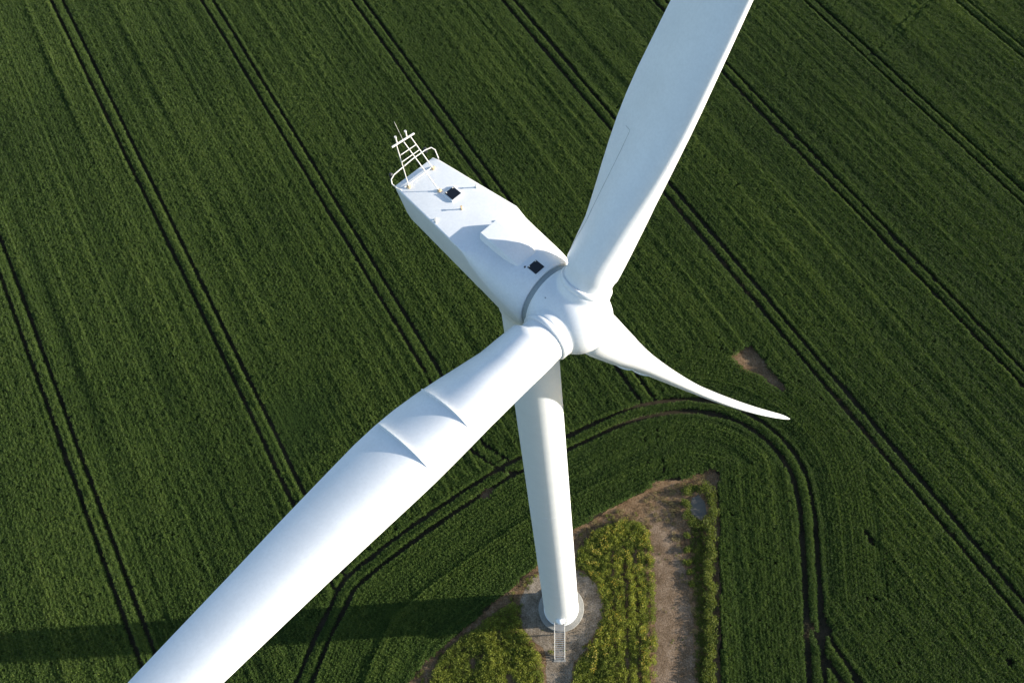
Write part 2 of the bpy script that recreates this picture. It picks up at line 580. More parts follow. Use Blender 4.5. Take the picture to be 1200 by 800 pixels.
for pth in THIN: clear_single(pth, 0.40)
clear_pair(CURVE, gapc)
clear_pair(BRANCH, np.full(len(P), 0.42))
clear_pair(ENDB, np.full(len(P), 0.42))
low = np.zeros(len(P), bool)
for pth in FAINT:
    d, _, _ = near(P, pth); low |= np.abs(d) < 0.33
for c, r in SPOTS:
    d = np.linalg.norm((P - c) * np.array([1.0, 0.8]), axis=1)
    ok &= ~(d < r * (0.7 + 0.6 * vnoise(P[:, 0] * 2, P[:, 1] * 2, 3)))

P, rotz, row_a, row_l, head, low, off_c, tram = (q[ok] for q in (P, rotz, row_a, row_l, head, low, off_c, tram))
n1 = vnoise(row_a / 0.55, row_l / 45.0, 1)
n2 = vnoise(row_a / 1.9, row_l / 80.0, 2)
n3 = vnoise(P[:, 0] / 16.0, P[:, 1] / 16.0, 3)
n4 = vnoise(P[:, 0] / 1.1, P[:, 1] / 1.1, 4)
n5 = vnoise(row_a / 0.8, row_l / 20.0, 6)
hgt = 0.82 + 0.20 * (n1 - 0.5) + np.where(head, 0.30, 0.20) * (n2 - 0.5) + 0.08 * (n4 - 0.5) + 0.12 * (n5 - 0.5) + 0.10 * (n3 - 0.5)
hgt += rng.normal(0, 0.03, len(P))
hgt[low] *= 0.66
tint = 0.30 + 0.22 * (n2 - 0.5) + 0.20 * (n1 - 0.5) + 0.22 * (n3 - 0.5) + rng.normal(0, 0.06, len(P))
# thin, darker stand where the crop lies a little lower
dk = ground_point(352, 492)
dd = np.linalg.norm((P - np.array(dk)) / np.array([5.0, 6.5]), axis=1)
soft = np.clip(1.25 - dd, 0, 1)
tint -= 0.30 * soft; hgt *= 1 - 0.62 * soft
tint += 0.10 * np.exp(-(tram / 0.7) ** 2) * (~head)  # sunlit look of the tramline edges painted into the crop tint
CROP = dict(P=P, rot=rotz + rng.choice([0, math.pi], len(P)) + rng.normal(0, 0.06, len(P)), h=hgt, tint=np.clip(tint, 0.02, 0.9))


def leaf_mesh(name, mats, leaves):
    """leaves: (base, direction, side, length, width, droop, tone, material index)"""
    v, f, tone, mi = [], [], [], []
    for (b, d, s, ln, w, dr, t, m) in leaves:
        b = Vector(b); d = Vector(d).normalized(); s = Vector(s).normalized()
        n = len(v)
        mid = b + d * ln * 0.5
        tip = b + d * ln + Vector((0, 0, -dr * ln))
        v += [b, mid + s * w * 0.5, tip, mid - s * w * 0.5]
        f.append((n, n + 1, n + 2, n + 3)); tone.append(t); mi.append(m)
    me = bpy.data.meshes.new(name)
    me.from_pydata([tuple(p) for p in v], [], f)
    for m in mats: me.materials.append(m)
    me.polygons.foreach_set('material_index', mi)
    a = me.attributes.new('leaf_tone', 'FLOAT', 'FACE')
    a.data.foreach_set('value', tone)
    return me


def rnd_leaf(x, y, z, up_lo, up_hi, ln, w, droop, tone, m=0):
    a = random.uniform(0, 2 * math.pi); e = R(random.uniform(up_lo, up_hi))
    d = Vector((math.cos(a) * math.cos(e), math.sin(a) * math.cos(e), math.sin(e)))
    s = d.cross(Vector((0, 0, 1)))
    if s.length < 1e-3: s = Vector((1, 0, 0))
    s.rotate(Matrix.Rotation(random.uniform(-0.9, 0.9), 3, d))
    return ((x, y, z), d, s, ln, w, droop, tone, m)


def crop_patch(i):
    L = []
    for pl in range(24):                                   # single plants of one drill row, each with its own height and tone
        px = random.uniform(-PL / 2, PL / 2); py = max(-0.24, min(0.24, random.gauss(0, 0.115)))
        ph = random.uniform(0.84, 1.03) * (1 - 2.2 * py * py); pt = random.uniform(0.1, 1.0)
        for q in range(8):
            z = ph * random.uniform(0.72, 1.0)
            L.append(rnd_leaf(px + random.gauss(0, 0.045), py + random.gauss(0, 0.045), z - 0.10, 30, 86, random.uniform(0.09, 0.19),
                              random.uniform(0.04, 0.08), 0.3, pt + random.uniform(-0.15, 0.15)))
    for q in range(85):
        x = random.uniform(-PL / 2, PL / 2); y = random.uniform(-PW / 2, PW / 2)
        L.append(rnd_leaf(x, y, random.uniform(0.08, 0.66), 0, 80, random.uniform(0.15, 0.26), 0.10, 0.2, random.uniform(0, 0.8)))
    return leaf_mesh('crop_clump', [M_CROP], L)


def scatter(name, P, z, rot, scl, tint, variants, label, cat):
    """one object: every point carries one clump (geometry nodes)"""
    n = len(P)
    me = bpy.data.meshes.new(name)
    me.vertices.add(n)
    co = np.zeros((n, 3)); co[:, :2] = P; co[:, 2] = z
    me.vertices.foreach_set('co', co.ravel())
    for nm, tp, arr, key in (('rot', 'FLOAT_VECTOR', rot, 'vector'), ('scl', 'FLOAT_VECTOR', scl, 'vector'), ('tint', 'FLOAT', tint, 'value')):
        at = me.attributes.new(nm, tp, 'POINT')
        at.data.foreach_set(key, np.asarray(arr, dtype=np.float32).ravel())
    at = me.attributes.new('pick', 'INT', 'POINT')
    at.data.foreach_set('value', rng.integers(0, len(variants), n).astype(np.int32))
    for m in variants[0].materials: me.materials.append(m)
    o = link(bpy.data.objects.new(name, me))
    col = bpy.data.collections.new(name + '_clumps')
    for vme in variants:
        vo = bpy.data.objects.new(vme.name, vme)
        col.objects.link(vo)
    ng = bpy.data.node_groups.new(name + '_scatter', 'GeometryNodeTree')
    ng.interface.new_socket('Geometry', in_out='INPUT', socket_type='NodeSocketGeometry')
    ng.interface.new_socket('Geometry', in_out='OUTPUT', socket_type='NodeSocketGeometry')
    N, L = ng.nodes, ng.links
    gi = N.new('NodeGroupInput'); go = N.new('NodeGroupOutput')
    ci = N.new('GeometryNodeCollectionInfo')
    ci.inputs['Collection'].default_value = col
    ci.inputs['Separate Children'].default_value = True
    ci.inputs['Reset Children'].default_value = True
    ip = N.new('GeometryNodeInstanceOnPoints')
    ip.inputs['Pick Instance'].default_value = True

    def attr(nm, tp):
        a = N.new('GeometryNodeInputNamedAttribute'); a.data_type = tp
        a.inputs['Name'].default_value = nm
        return a.outputs['Attribute']
    e2r = N.new('FunctionNodeEulerToRotation')
    L.new(attr('rot', 'FLOAT_VECTOR'), e2r.inputs[0])
    L.new(gi.outputs[0], ip.inputs['Points'])
    L.new(ci.outputs[0], ip.inputs['Instance'])
    L.new(attr('pick', 'INT'), ip.inputs['Instance Index'])
    L.new(e2r.outputs[0], ip.inputs['Rotation'])
    L.new(attr('scl', 'FLOAT_VECTOR'), ip.inputs['Scale'])
    L.new(ip.outputs[0], go.inputs[0])
    md = o.modifiers.new('scatter', 'NODES')
    md.node_group = ng
    tag(o, label, cat, kind='stuff')
    return o


n = len(CROP['P'])
rot = np.zeros((n, 3)); rot[:, 2] = CROP['rot']
scl = np.ones((n, 3)); scl[:, 2] = CROP['h']; scl[:, 0] = rng.uniform(0.95, 1.12, n); scl[:, 1] = rng.uniform(0.95, 1.15, n)
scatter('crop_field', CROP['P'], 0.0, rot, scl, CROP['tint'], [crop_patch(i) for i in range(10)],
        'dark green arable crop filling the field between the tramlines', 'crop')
print('crop clumps', n)


# ------------------------------------------------------------------ weeds, dry grass, flowers on the verge
def weed_patch(dry=False, flower=0.0, tall=1.0):
    L = []
    for q in range(85):
        a = random.uniform(0, 2 * math.pi); r = 0.42 * math.sqrt(random.random())
        z = tall * random.uniform(0.05, 0.75) * (1 - 0.6 * (r / 0.42) ** 2)
        L.append(rnd_leaf(r * math.cos(a), r * math.sin(a), z, 5, 75, random.uniform(0.12, 0.26), random.uniform(0.05, 0.11), 0.25,
                          random.uniform(0, 1) * (0.3 + z), 0))
    if flower:
        for q in range(int(26 * flower)):
            a = random.uniform(0, 2 * math.pi); r = 0.38 * math.sqrt(random.random())
            L.append(rnd_leaf(r * math.cos(a), r * math.sin(a), tall * random.uniform(0.55, 0.9), -20, 30, 0.14, 0.12, 0.1, random.random(), 1))
    return leaf_mesh('weed_clump', [M_DRY if dry else M_WEED, M_FLOW], L)


def fill(poly, spacing, seed):
    mn, mx_ = poly.min(0), poly.max(0)
    x, y = np.meshgrid(np.arange(mn[0], mx_[0], spacing), np.arange(mn[1], mx_[1], spacing))
    q = np.stack([x.ravel(), y.ravel()], 1) + rng.uniform(-spacing * 0.5, spacing * 0.5, (x.size, 2))
    return q[inside(q, poly)]


GRC = lambda q: np.linalg.norm(q - BASE, axis=1)
W_R = GP([(678, 646), (700, 622), (722, 612), (746, 612), (759, 622), (764, 645), (767, 700), (768, 800), (768, 900), (672, 900), (670, 800), (676, 776), (694, 757),
          (706, 735), (709, 712), (704, 690), (692, 672), (676, 662)])
W_L = GP([(506, 800), (518, 768), (545, 744), (576, 722), (604, 704), (611, 735), (622, 752), (634, 772), (638, 800), (638, 900), (440, 900), (490, 830)])
q1 = fill(W_R, 0.36, 1)
fur = np.abs(((q1[:, 0] - ground_point(720, 700)[0] + 0.012 * (q1[:, 1] - 20)) / 1.45) % 1.0 - 0.5) * 2
q1 = q1[(q1[:, 0] < ground_point(714, 700)[0]) | (fur < 0.62) | (rng.random(len(q1)) < 0.15) | (q1[:, 1] > ground_point(720, 640)[1])]
q2 = fill(W_L, 0.38, 2)
q2 = q2[vnoise(q2[:, 0] / 1.1, q2[:, 1] / 1.1, 71) > 0.16]
D0 = GP([(478, 802), (498, 778), (542, 740), (600, 692), (626, 668), (676, 622), (722, 598), (764, 580), (764, 600), (722, 612), (690, 640), (660, 660), (606, 712), (545, 746), (512, 802)])
q3 = fill(D0, 0.6, 3)
q3 = q3[(vnoise(q3[:, 0] / 1.3, q3[:, 1] / 1.3, 73) > 0.60) & (np.linalg.norm(q3 - BASE, axis=1) > 5.0)]
rim = BASE + np.stack([np.cos(np.arange(0, 6.28, 0.05)), np.sin(np.arange(0, 6.28, 0.05))], 1) * (5.35 + rng.normal(0, 0.22, 126))[:, None]
rim = rim[vnoise(rim[:, 0] / 1.2, rim[:, 1] / 1.2, 74) > 0.5]
q = np.vstack([q1, q2, q3, rim])
nn = len(q)
rot = np.zeros((nn, 3)); rot[:, 2] = rng.uniform(0, 6.28, nn)
nz = vnoise(q[:, 0] / 2.2, q[:, 1] / 2.2, 61)
scl = np.repeat(rng.uniform(0.65, 1.1, nn)[:, None], 3, 1); scl[:, 2] *= 0.7 + 0.9 * nz; scl[len(q1) + len(q2):] *= 0.55
scatter('weeds', q, 0.0, rot, scl, np.clip(0.24 + 0.6 * nz + rng.normal(0, 0.12, nn), 0.02, 0.8), [weed_patch() for i in range(6)],
        'yellow green weeds growing on both sides of the gravel pad', 'weeds')
# flowering rows
edge = q1[(vnoise(q1[:, 0] / 1.6, q1[:, 1] / 3.0, 62) > 0.42) & (q1[:, 0] > ground_point(690, 720)[0])]
edge = edge[rng.random(len(edge)) < 0.22] + rng.normal(0, 0.12, (0 + 1, 2))
ne = len(edge)
rot = np.zeros((ne, 3)); rot[:, 2] = rng.uniform(0, 6.28, ne)
scl = np.repeat(rng.uniform(0.75, 1.1, ne)[:, None], 3, 1)
scatter('flowering_weeds', edge, 0.02, rot, scl, rng.uniform(0.2, 0.7, ne), [weed_patch(flower=0.32, tall=1.12) for i in range(4)],
        'yellow flowers dotted through the weed strip beside the access track', 'flowers')
# dry grass on the soil verge and the track's head
D1 = GP([(628, 664), (676, 622), (722, 598), (764, 580), (790, 590), (800, 640), (808, 690), (800, 690), (788, 630), (776, 605), (764, 640), (744, 608), (700, 618), (676, 648)])
D2 = GP([(478, 802), (498, 778), (542, 740), (600, 692), (626, 668), (622, 690), (606, 712), (560, 742), (530, 772), (512, 802)])
D3 = GP([(768, 566), (836, 552), (838, 570), (806, 574), (796, 600), (780, 590), (764, 582)])
D4 = GP([(806, 640), (812, 640), (816, 700), (818, 800), (818, 890), (812, 890), (812, 800), (809, 700)])
q = np.vstack([fill(D1, 0.62, 4), fill(D2, 1.0, 5), fill(D3, 0.8, 6), fill(D4, 0.5, 6)])
q = q[(GRC(q) > 5.2) & (vnoise(q[:, 0] / 0.9, q[:, 1] / 0.9, 63) > 0.42)]
nd = len(q)
rot = np.zeros((nd, 3)); rot[:, 2] = rng.uniform(0, 6.28, nd)
scl = np.repeat(rng.uniform(0.5, 0.95, nd)[:, None], 3, 1); scl[:, 2] *= 0.55
scatter('dry_grass', q, 0.0, rot, scl, rng.uniform(0.0, 0.6, nd), [weed_patch(dry=True) for i in range(4)],
        'straw coloured dry grass along the bare soil verge', 'grass')
# sparse sprigs on the gravel
q = np.vstack([fill(GP([(770, 590), (795, 640), (806, 690), (810, 800), (775, 800)]), 0.9, 8), fill(np.array(circ), 1.1, 9)])
q = q[(vnoise(q[:, 0] / 1.5, q[:, 1] / 1.5, 64) > 0.62) & (GRC(q) > 3.3)]
ns = len(q)
rot = np.zeros((ns, 3)); rot[:, 2] = rng.uniform(0, 6.28, ns)
scl = np.repeat(rng.uniform(0.15, 0.4, ns)[:, None], 3, 1); scl[:, 2] *= 0.5
scatter('sprigs', q, 0.01, rot, scl, rng.uniform(0.0, 0.5, ns), [weed_patch(dry=(i % 2 == 0)) for i in range(4)],
        'sparse low sprigs of grass on the gravel track and pad', 'grass')
# rank grass in the ditch, the hedge's shade put into its low tints
q = fill(GP([(813, 606), (824, 612), (827, 640), (828, 700), (830, 890), (816, 890), (817, 800), (815, 720), (812, 660), (808, 620)]), 0.45, 10)
nr = len(q)
rot = np.zeros((nr, 3)); rot[:, 2] = rng.uniform(0, 6.28, nr)
scl = np.repeat(rng.uniform(0.7, 1.0, nr)[:, None], 3, 1); scl[:, 2] *= 0.6
scatter('ditch_grass', q, 0.0, rot, scl, rng.uniform(0.0, 0.25, nr), [weed_patch() for i in range(4)],
        'rank grass along the bottom of the ditch, tinted dark for hedge shade', 'grass')


# ------------------------------------------------------------------ bushes along the ditch
def bush(px, py, r, h, label, group, tone=0.4):
    r *= 1.35; h *= 0.85
    x, y = ground_point(px, py)
    t = empty('bush', (x, y, 0))
    tag(t, label, 'bush', group)
    st = MB()
    lob = []
    for i in range(5):
        a = random.uniform(0, 6.28); q = r * random.uniform(0.1, 0.6)
        top = Vector((q * math.cos(a), q * math.sin(a), h * random.uniform(0.45, 0.7)))
        st.tube([(0.06 * math.cos(a), 0.06 * math.sin(a), -0.02), tuple(top * 0.5 + Vector((0, 0, 0.05))), tuple(top)], [0.035, 0.025, 0.012], 5)
        lob.append((top, r * random.uniform(0.45, 0.7)))
    st.build('stem', M_BARK, t)
    L = []
    for i in range(420):
        c, rr = random.choice(lob)
        d = Vector((random.gauss(0, 1), random.gauss(0, 1), random.gauss(0.3, 1))).normalized()
        p = c + Vector((d.x * rr, d.y * rr, d.z * rr * 0.8)) * random.uniform(0.5, 1.05)
        if p.z < 0.05: p.z = 0.05 + random.random() * 0.2
        L.append(rnd_leaf(p.x, p.y, p.z, -30, 60, random.uniform(0.14, 0.26), random.uniform(0.08, 0.15), 0.2,
                          tone * 1.2 + random.uniform(0.1, 1.0), 0))
    me = leaf_mesh('foliage', [M_BUSH], L)
    link(bpy.data.objects.new('foliage', me), t)


ring = [(806, 577, 0.75, 1.0, 'bright leafy bush at the left rear corner of the small pool'),
        (814, 573, 0.6, 0.8, 'low bush between two others on the upper rim of the small pool'),
        (824, 572, 0.75, 1.1, 'round bush on the upper rim of the small pool nearest the crop'),
        (832, 580, 0.85, 1.2, 'dense bush at the upper right of the small pool'),
        (836, 590, 0.75, 1.1, 'dark bush right beside the small pool against the crop'),
        (835, 603, 0.95, 1.5, 'tallest bush at the lower right of the small pool'),
        (830, 613, 0.9, 1.2, 'rounded bush just below the small pool heading the hedge'),
        (804, 590, 0.6, 0.8, 'small bush left of the small pool by the track head'),
        (805, 603, 0.65, 0.8, 'small bush at the lower left of the small pool by the track'),
        (812, 614, 0.7, 0.9, 'low bush at the lower left end of the small pool where the ditch begins')]
for (px, py, r, h, lb) in ring:
    bush(px, py, r, h, lb, 'bushes around the small pool')
HEDGE = 'hedge bushes along the ditch beside the crop'
y = 622.0
i = 0
while y < 812:
    bush(831.5 + random.uniform(-2.2, 2.2) + (y - 620) * 0.005, y, random.uniform(0.6, 0.95), random.uniform(0.8, 1.35),
         'leafy bush in the narrow hedge row between the ditch and the crop', HEDGE, random.uniform(0.2, 0.7))
    y += random.uniform(7, 10)
y = 628.0
while y < 700:
    bush(804 + (y - 628) * 0.10 + random.uniform(-1.5, 1.5), y, random.uniform(0.3, 0.45), random.uniform(0.4, 0.6),
         'small scrubby bush on the edge of the track left of the ditch', 'scrubby bushes on the track edge', 0.5)
    y += random.uniform(12, 20)

# chalk stones lying in the crop
for (px, py, s, lb) in ((1010, 588, 0.16, 'pale stone in the crop right of the curved tramline bend'),
                        (1030, 771, 0.14, 'pale stone in the crop near the forked tramline at the bottom'),
                        (1183, 511, 0.17, 'pale stone in the crop near the right edge of the picture')):
    bm = bmesh.new()
    bmesh.ops.create_icosphere(bm, subdivisions=2, radius=s)
    for v in bm.verts:
        v.co *= random.uniform(0.8, 1.15); v.co.z *= 0.6
    me = bpy.data.meshes.new('stone'); bm.to_mesh(me); bm.free()
    me.materials.append(M_STONE)
    so = bpy.data.objects.new('stone', me); so.location = (*ground_point(px, py), s * 0.45)
    link(so); tag(so, lb, 'stone', 'pale stones lying in the field')

# ------------------------------------------------------------------ foundation
fo = MB().lathe([(2.90, -0.2), (2.90, 0.26), (2.84, 0.32), (2.2, 0.34), (0.0, 0.34)], 72).build('concrete_foundation', M_CONC, None, (BX, BY, 0), 40)
tag(fo, 'round grey concrete foundation collar under the turbine tower', 'foundation')

# ------------------------------------------------------------------ wind turbine
HUBZ, OVER, AZ, ALPHA, PREB = 79.54, 2.781, -0.7663, 0.9528, 2.92
TILT, CONE, PITCH, BLEN = 0.0987, 0.0731, 1.571, 40.0
turb = empty('wind_turbine', (BX, BY, 0.32))
tag(turb, 'white three-bladed wind turbine standing in the green field', 'wind turbine')
Z0 = 0.32
AH = Vector((math.cos(AZ), math.sin(AZ), 0))
LH = Vector((-AH.y, AH.x, 0))
A = (AH * math.cos(TILT) + Vector((0, 0, math.sin(TILT)))).normalized()
U = (-AH).cross(Vector((0, 0, 1)))
V = A.cross(U)
if V.z < 0: V = -V
HUB = Vector((0, 0, HUBZ - Z0)) + AH * OVER + Vector((0, 0, math.sin(TILT) * OVER))

# tower
HT = HUBZ - 1.55 - Z0
RB, RT = 2.17, 1.24
prof = [(RB + 0.05, 0.0), (RB + 0.05, 0.10), (RB, 0.12)]
for i in range(1, 41):
    z = 0.12 + (HT - 0.12) * i / 40
    prof.append((RB + (RT - RB) * z / HT, z))
tower = MB().lathe(prof, 96).build('tower', M_TOWER, turb, smooth_angle=30)
for z in (19.5, 47.0):
    r = RB + (RT - RB) * z / HT
    MB().lathe([(r - 0.01, z - 0.035), (r + 0.006, z - 0.03), (r + 0.006, z + 0.03), (r - 0.01, z + 0.035)], 96).build('flange_seam', M_TOWER, tower, smooth_angle=30)

# door on the camera side of the tower, with its round hood
rd = RB - 0.03
DZ = 1.95                                                # sill height above the foundation
door = MB().box((0, -rd - 0.02, DZ + 1.02), (0.86, 0.14, 2.0), bev=0.03).build('door', M_TOWER, tower)
MB().tube([(0.30, -rd - 0.10, DZ + 0.95), (0.30, -rd - 0.15, DZ + 0.97), (0.30, -rd - 0.15, DZ + 1.12), (0.30, -rd - 0.10, DZ + 1.14)], 0.015, 6).build('door_handle', M_DARK, door)
hm = MB()
vv = []; ff = []
for i in range(9):                                       # quarter-dome hood
    e = R(90) * i / 8
    for k in range(17):
        a = R(180) * k / 16
        vv.append((0.62 * math.cos(a) * math.cos(e), -0.60 * math.sin(a) * math.cos(e), 0.50 * math.sin(e)))
for i in range(8):
    for k in range(16):
        ff.append((i * 17 + k, i * 17 + k + 1, (i + 1) * 17 + k + 1, (i + 1) * 17 + k))
hm.add([(x, y - rd + 0.06, z + DZ + 2.08) for x, y, z in vv], ff)
hd = hm.build('door_hood', M_WHITE, tower, smooth_angle=40)
sm = hd.modifiers.new('thickness', 'SOLIDIFY'); sm.thickness = 0.03


# nacelle -------------------------------------------------------------
def nl(x, y, z):
    """nacelle coordinates (forward, left, up from the rotor axis height) -> turbine coordinates"""
    return AH * x + LH * y + Vector((0, 0, HUBZ - Z0 + z))


ZT = 1.70
#      x      hw    ztop   zbot  bottom hw  top radius  bottom radius
NST = [(-6.72, 1.02, 1.40, -0.55, 0.80, 0.10, 0.30),
       (-6.62, 1.12, ZT - 0.05, -0.75, 0.92, 0.07, 0.35),
       (-6.3, 1.18, ZT, -0.95, 0.98, 0.06, 0.40),
       (-4.0, 1.40, ZT + 0.01, -1.30, 1.15, 0.06, 0.45),
       (-2.02, 1.60, ZT + 0.02, -1.60, 1.30, 0.06, 0.5),
       (-1.90, 1.61, ZT + 0.02, -1.60, 1.32, 0.16, 0.5),
       (-1.50, 1.65, ZT, -1.62, 1.35, 0.55, 0.6),
       (-0.8, 1.70, ZT - 0.02, -1.66, 1.45, 0.85, 0.8),
       (0.0, 1.74, ZT - 0.02, -1.70, 1.55, 1.12, 1.0),
       (0.7, 1.73, ZT + 0.0, -1.70, 1.65, 1.36, 1.3),
       (1.27, 1.70, 1.69, -1.69, 1.69, 1.60, 1.6),
       (1.40, 1.68, 1.68, -1.68, 1.68, 1.66, 1.66),
       (1.46, 1.63, 1.63, -1.63, 1.63, 1.61, 1.61)]
CS = 10


def nac_section(st):
    x, hw, zt, zb, hb, rt, rb = st
    pts = []
    for (cx, cz, r, a0) in ((hw - rt, zt - rt, rt, 0), (-hw + rt, zt - rt, rt, 90), (-hb + rb, zb + rb, rb, 180), (hb - rb, zb + rb, rb, 270)):
        for k in range(CS + 1):
            a = R(a0 + 90.0 * k / CS)
            pts.append((cx + r * math.cos(a), cz + r * math.sin(a)))
    s = min(1.0, max(0.0, (x + 1.9) / 3.3))
    dy = -0.20 * min(1.0, max(0.0, (-2.0 - x) / 4.6))
    return [nl(x - math.tan(TILT) * z * s, y + dy, z + math.sin(TILT) * max(x, 0)) for (y, z) in pts]


vv = []; ff = []
for st in NST: vv += nac_section(st)
NC = 4 * (CS + 1)
for i in range(len(NST) - 1):
    for k in range(NC):
        ff.append((i * NC + k, i * NC + (k + 1) % NC, (i + 1) * NC + (k + 1) % NC, (i + 1) * NC + k))
ff.append(tuple(range(NC))[::-1]); ff.append(tuple((len(NST) - 1) * NC + k for k in range(NC)))
nac = mesh_obj('nacelle', vv, ff, M_NAC, turb, smooth_angle=28)

# yaw collar
MB().lathe([(RT + 0.02, HT - 0.45), (RT + 0.10, HT - 0.40), (RT + 0.16, HT + 0.25)], 64).build('yaw_collar', M_NAC, turb, smooth_angle=30)

RZM = Matrix.Rotation(AZ, 3, 'Z')


def nac_part(mb, name, mat, parent=None, ang=None):
    mb.v = [tuple(nl(*v)) for v in mb.v]
    return mb.build(name, mat, parent or nac, smooth_angle=ang)


# raised fairing on the roof, full height at its rear, sinking into the front slope
fx = MB()
T = ZT + 0.02
secs = [(-1.92, -0.58, 0.34, T - 0.05, T + 0.31), (-1.88, -0.62, 0.38, T - 0.05, T + 0.36), (-0.9, -0.62, 0.46, T - 0.10, T + 0.34),
        (-0.4, -0.60, 0.52, T - 0.12, T + 0.27), (0.15, -0.54, 0.56, T - 0.15, T + 0.06), (0.42, -0.46, 0.56, T - 0.2, T - 0.05)]
vv = []; ff = []
for (x, y0, y1, z0, z1) in secs:
    e = min(0.06, (z1 - z0) * 0.3)
    vv += [(x, y0 - 0.05, z0), (x, y0, z1 - e), (x, y0 + e, z1), (x, y1 - e, z1), (x, y1, z1 - e), (x, y1 + 0.05, z0)]
for i in range(len(secs) - 1):
    for k in range(6):
        ff.append((i * 6 + k, i * 6 + (k + 1) % 6, (i + 1) * 6 + (k + 1) % 6, (i + 1) * 6 + k))
ff += [tuple(range(6)), tuple(len(vv) - 6 + k for k in range(6))]
fx.add(vv, ff)
nac_part(fx, 'roof_fairing', M_NAC, None, 32)


def hatch(x, y, s, z, slope=0.0):
    rot = Matrix.Rotation(slope, 3, 'Y')
    fr = nac_part(MB().box((x, y, z + 0.03), (s + 0.12, s + 0.12, 0.10), rot, 0.02), 'hatch', M_NAC)
    nac_part(MB().box((x, y, z + 0.085), (s, s, 0.04), rot, 0.012), 'pane', M_BLACK, fr)
    for k in (-1, 1):
        nac_part(MB().box((x - s * 0.42, y + k * s * 0.36, z + 0.115), (0.05, 0.05, 0.03), rot), 'latch', M_PIPE, fr)


hatch(-4.42, 0.12, 0.50, ZT + 0.01)
hatch(0.84, -0.05, 0.50, ZT + 0.03, -0.04)


def peg(x, y, z, h, mat):
    p = MB().lathe([(0.055, -0.02), (0.055, 0.03), (0.03, 0.04), (0.03, h - 0.05), (0.05, h - 0.04), (0.05, h)], 10, Matrix.Translation((x, y, z)))
    nac_part(p, 'anchor_post', mat)


peg(-3.57, -0.15, ZT, 0.22, M_YELL)
peg(-3.97, 1.08, ZT, 0.20, M_PIPE)
peg(-3.86, -1.36, ZT, 0.16, M_PIPE)
peg(-3.96, -1.28, ZT, 0.10, M_PIPE)
peg(-2.02, 0.46, ZT, 0.07, M_PIPE)
peg(0.50, -0.34, ZT + 0.0, 0.08, M_DARK)

# instrument mast at the rear: two uprights, a rear strut, rungs and a crossbar with sensors
mast = nac_part(MB().tube([(-6.10, -0.94, ZT), (-6.10, -0.94, ZT + 0.02)], 0.09, 10), 'instrument_mast', M_YELL)
FA, FB, FC = (-6.10, -0.94, ZT), (-6.11, 0.47, ZT), (-4.98, -0.16, ZT)
TA, TM, TB = (-6.12, -0.95, ZT + 2.75), (-6.00, -0.65, ZT + 2.75), (-6.06, -0.27, ZT + 2.75)


def lerp(a, b, t): return tuple(p + (q - p) * t for p, q in zip(a, b))


for (a, b) in ((FA, TA), (FB, TB), (FC, TM)):
    nac_part(MB().tube([a, b], 0.023, 8), 'mast_leg', M_PIPE, mast)
for f_ in (FA, FB, FC):
    nac_part(MB().lathe([(0.10, 0.0), (0.10, 0.05), (0.05, 0.07), (0.05, 0.12)], 12, Matrix.Translation(f_)), 'foot_plate', M_YELL, mast)
for t in (0.60, 0.75):
    nac_part(MB().tube([lerp(FA, TA, t), lerp(FB, TB, t)], 0.020, 8), 'rung', M_PIPE, mast)
d = (Vector(TB) - Vector(TA)) * 0.31
CB0, CB1 = Vector(TA) - d, Vector(TB) + d
nac_part(MB().tube([CB0, CB1], 0.042, 8), 'crossbar', M_PIPE, mast)
for t, hgt_ in ((0.24, 0.42), (0.68, 0.40)):
    p = CB0.lerp(CB1, t)
    nac_part(MB().tube([p, p + Vector((0, 0, hgt_ * 0.7)), p + Vector((0, 0, hgt_))], [0.03, 0.03, 0.055], 8), 'wind_sensor', M_PIPE, mast)
p = CB0.lerp(CB1, 0.5)
nac_part(MB().tube([p, p + Vector((-0.30, 0, 0.85))], 0.006, 5), 'lightning_rod', M_PIPE, mast)

# guard rail over the rear edge
rail = nac_part(MB().tube([(-6.20, -1.28, ZT), (-6.42, -1.36, ZT + 0.05), (-6.64, -1.40, ZT + 0.16), (-6.76, -1.32, ZT + 0.28), (-6.82, -1.1, ZT + 0.36), (-6.84, 0.0, ZT + 0.44),
                           (-6.80, 0.70, ZT + 0.46), (-6.72, 0.98, ZT + 0.46), (-6.58, 1.06, ZT + 0.36), (-6.36, 1.00, ZT)], 0.026, 8), 'guard_rail', M_PIPE)
nac_part(MB().tube([(-6.16, -1.12, ZT + 0.10), (-6.14, 0.40, ZT + 0.10)], 0.026, 8), 'lower_bar', M_PIPE, rail)
for yy in (-1.18, 0.78):
    nac_part(MB().lathe([(0.08, -0.16), (0.09, -0.12), (0.09, 0.04), (0.05, 0.10), (0.0, 0.11)], 14, Matrix.Translation((-6.92, yy, ZT + 0.34))), 'warning_light', M_DARK, rail)

# rotor ---------------------------------------------------------------
MA = Matrix((U, V, A)).transposed().to_4x4()              # local z = rotor axis
MHUB = Matrix.Translation(HUB) @ MA


def hubm(mb, name, mat, parent, ang=None):
    return mb.build(name, mat, parent, smooth_angle=ang)


seal = MB().lathe([(1.45, -1.40), (1.58, -1.38), (1.58, -1.05), (1.45, -1.03)], 72, MHUB).build('seal_ring', M_SEAL, turb, smooth_angle=30)

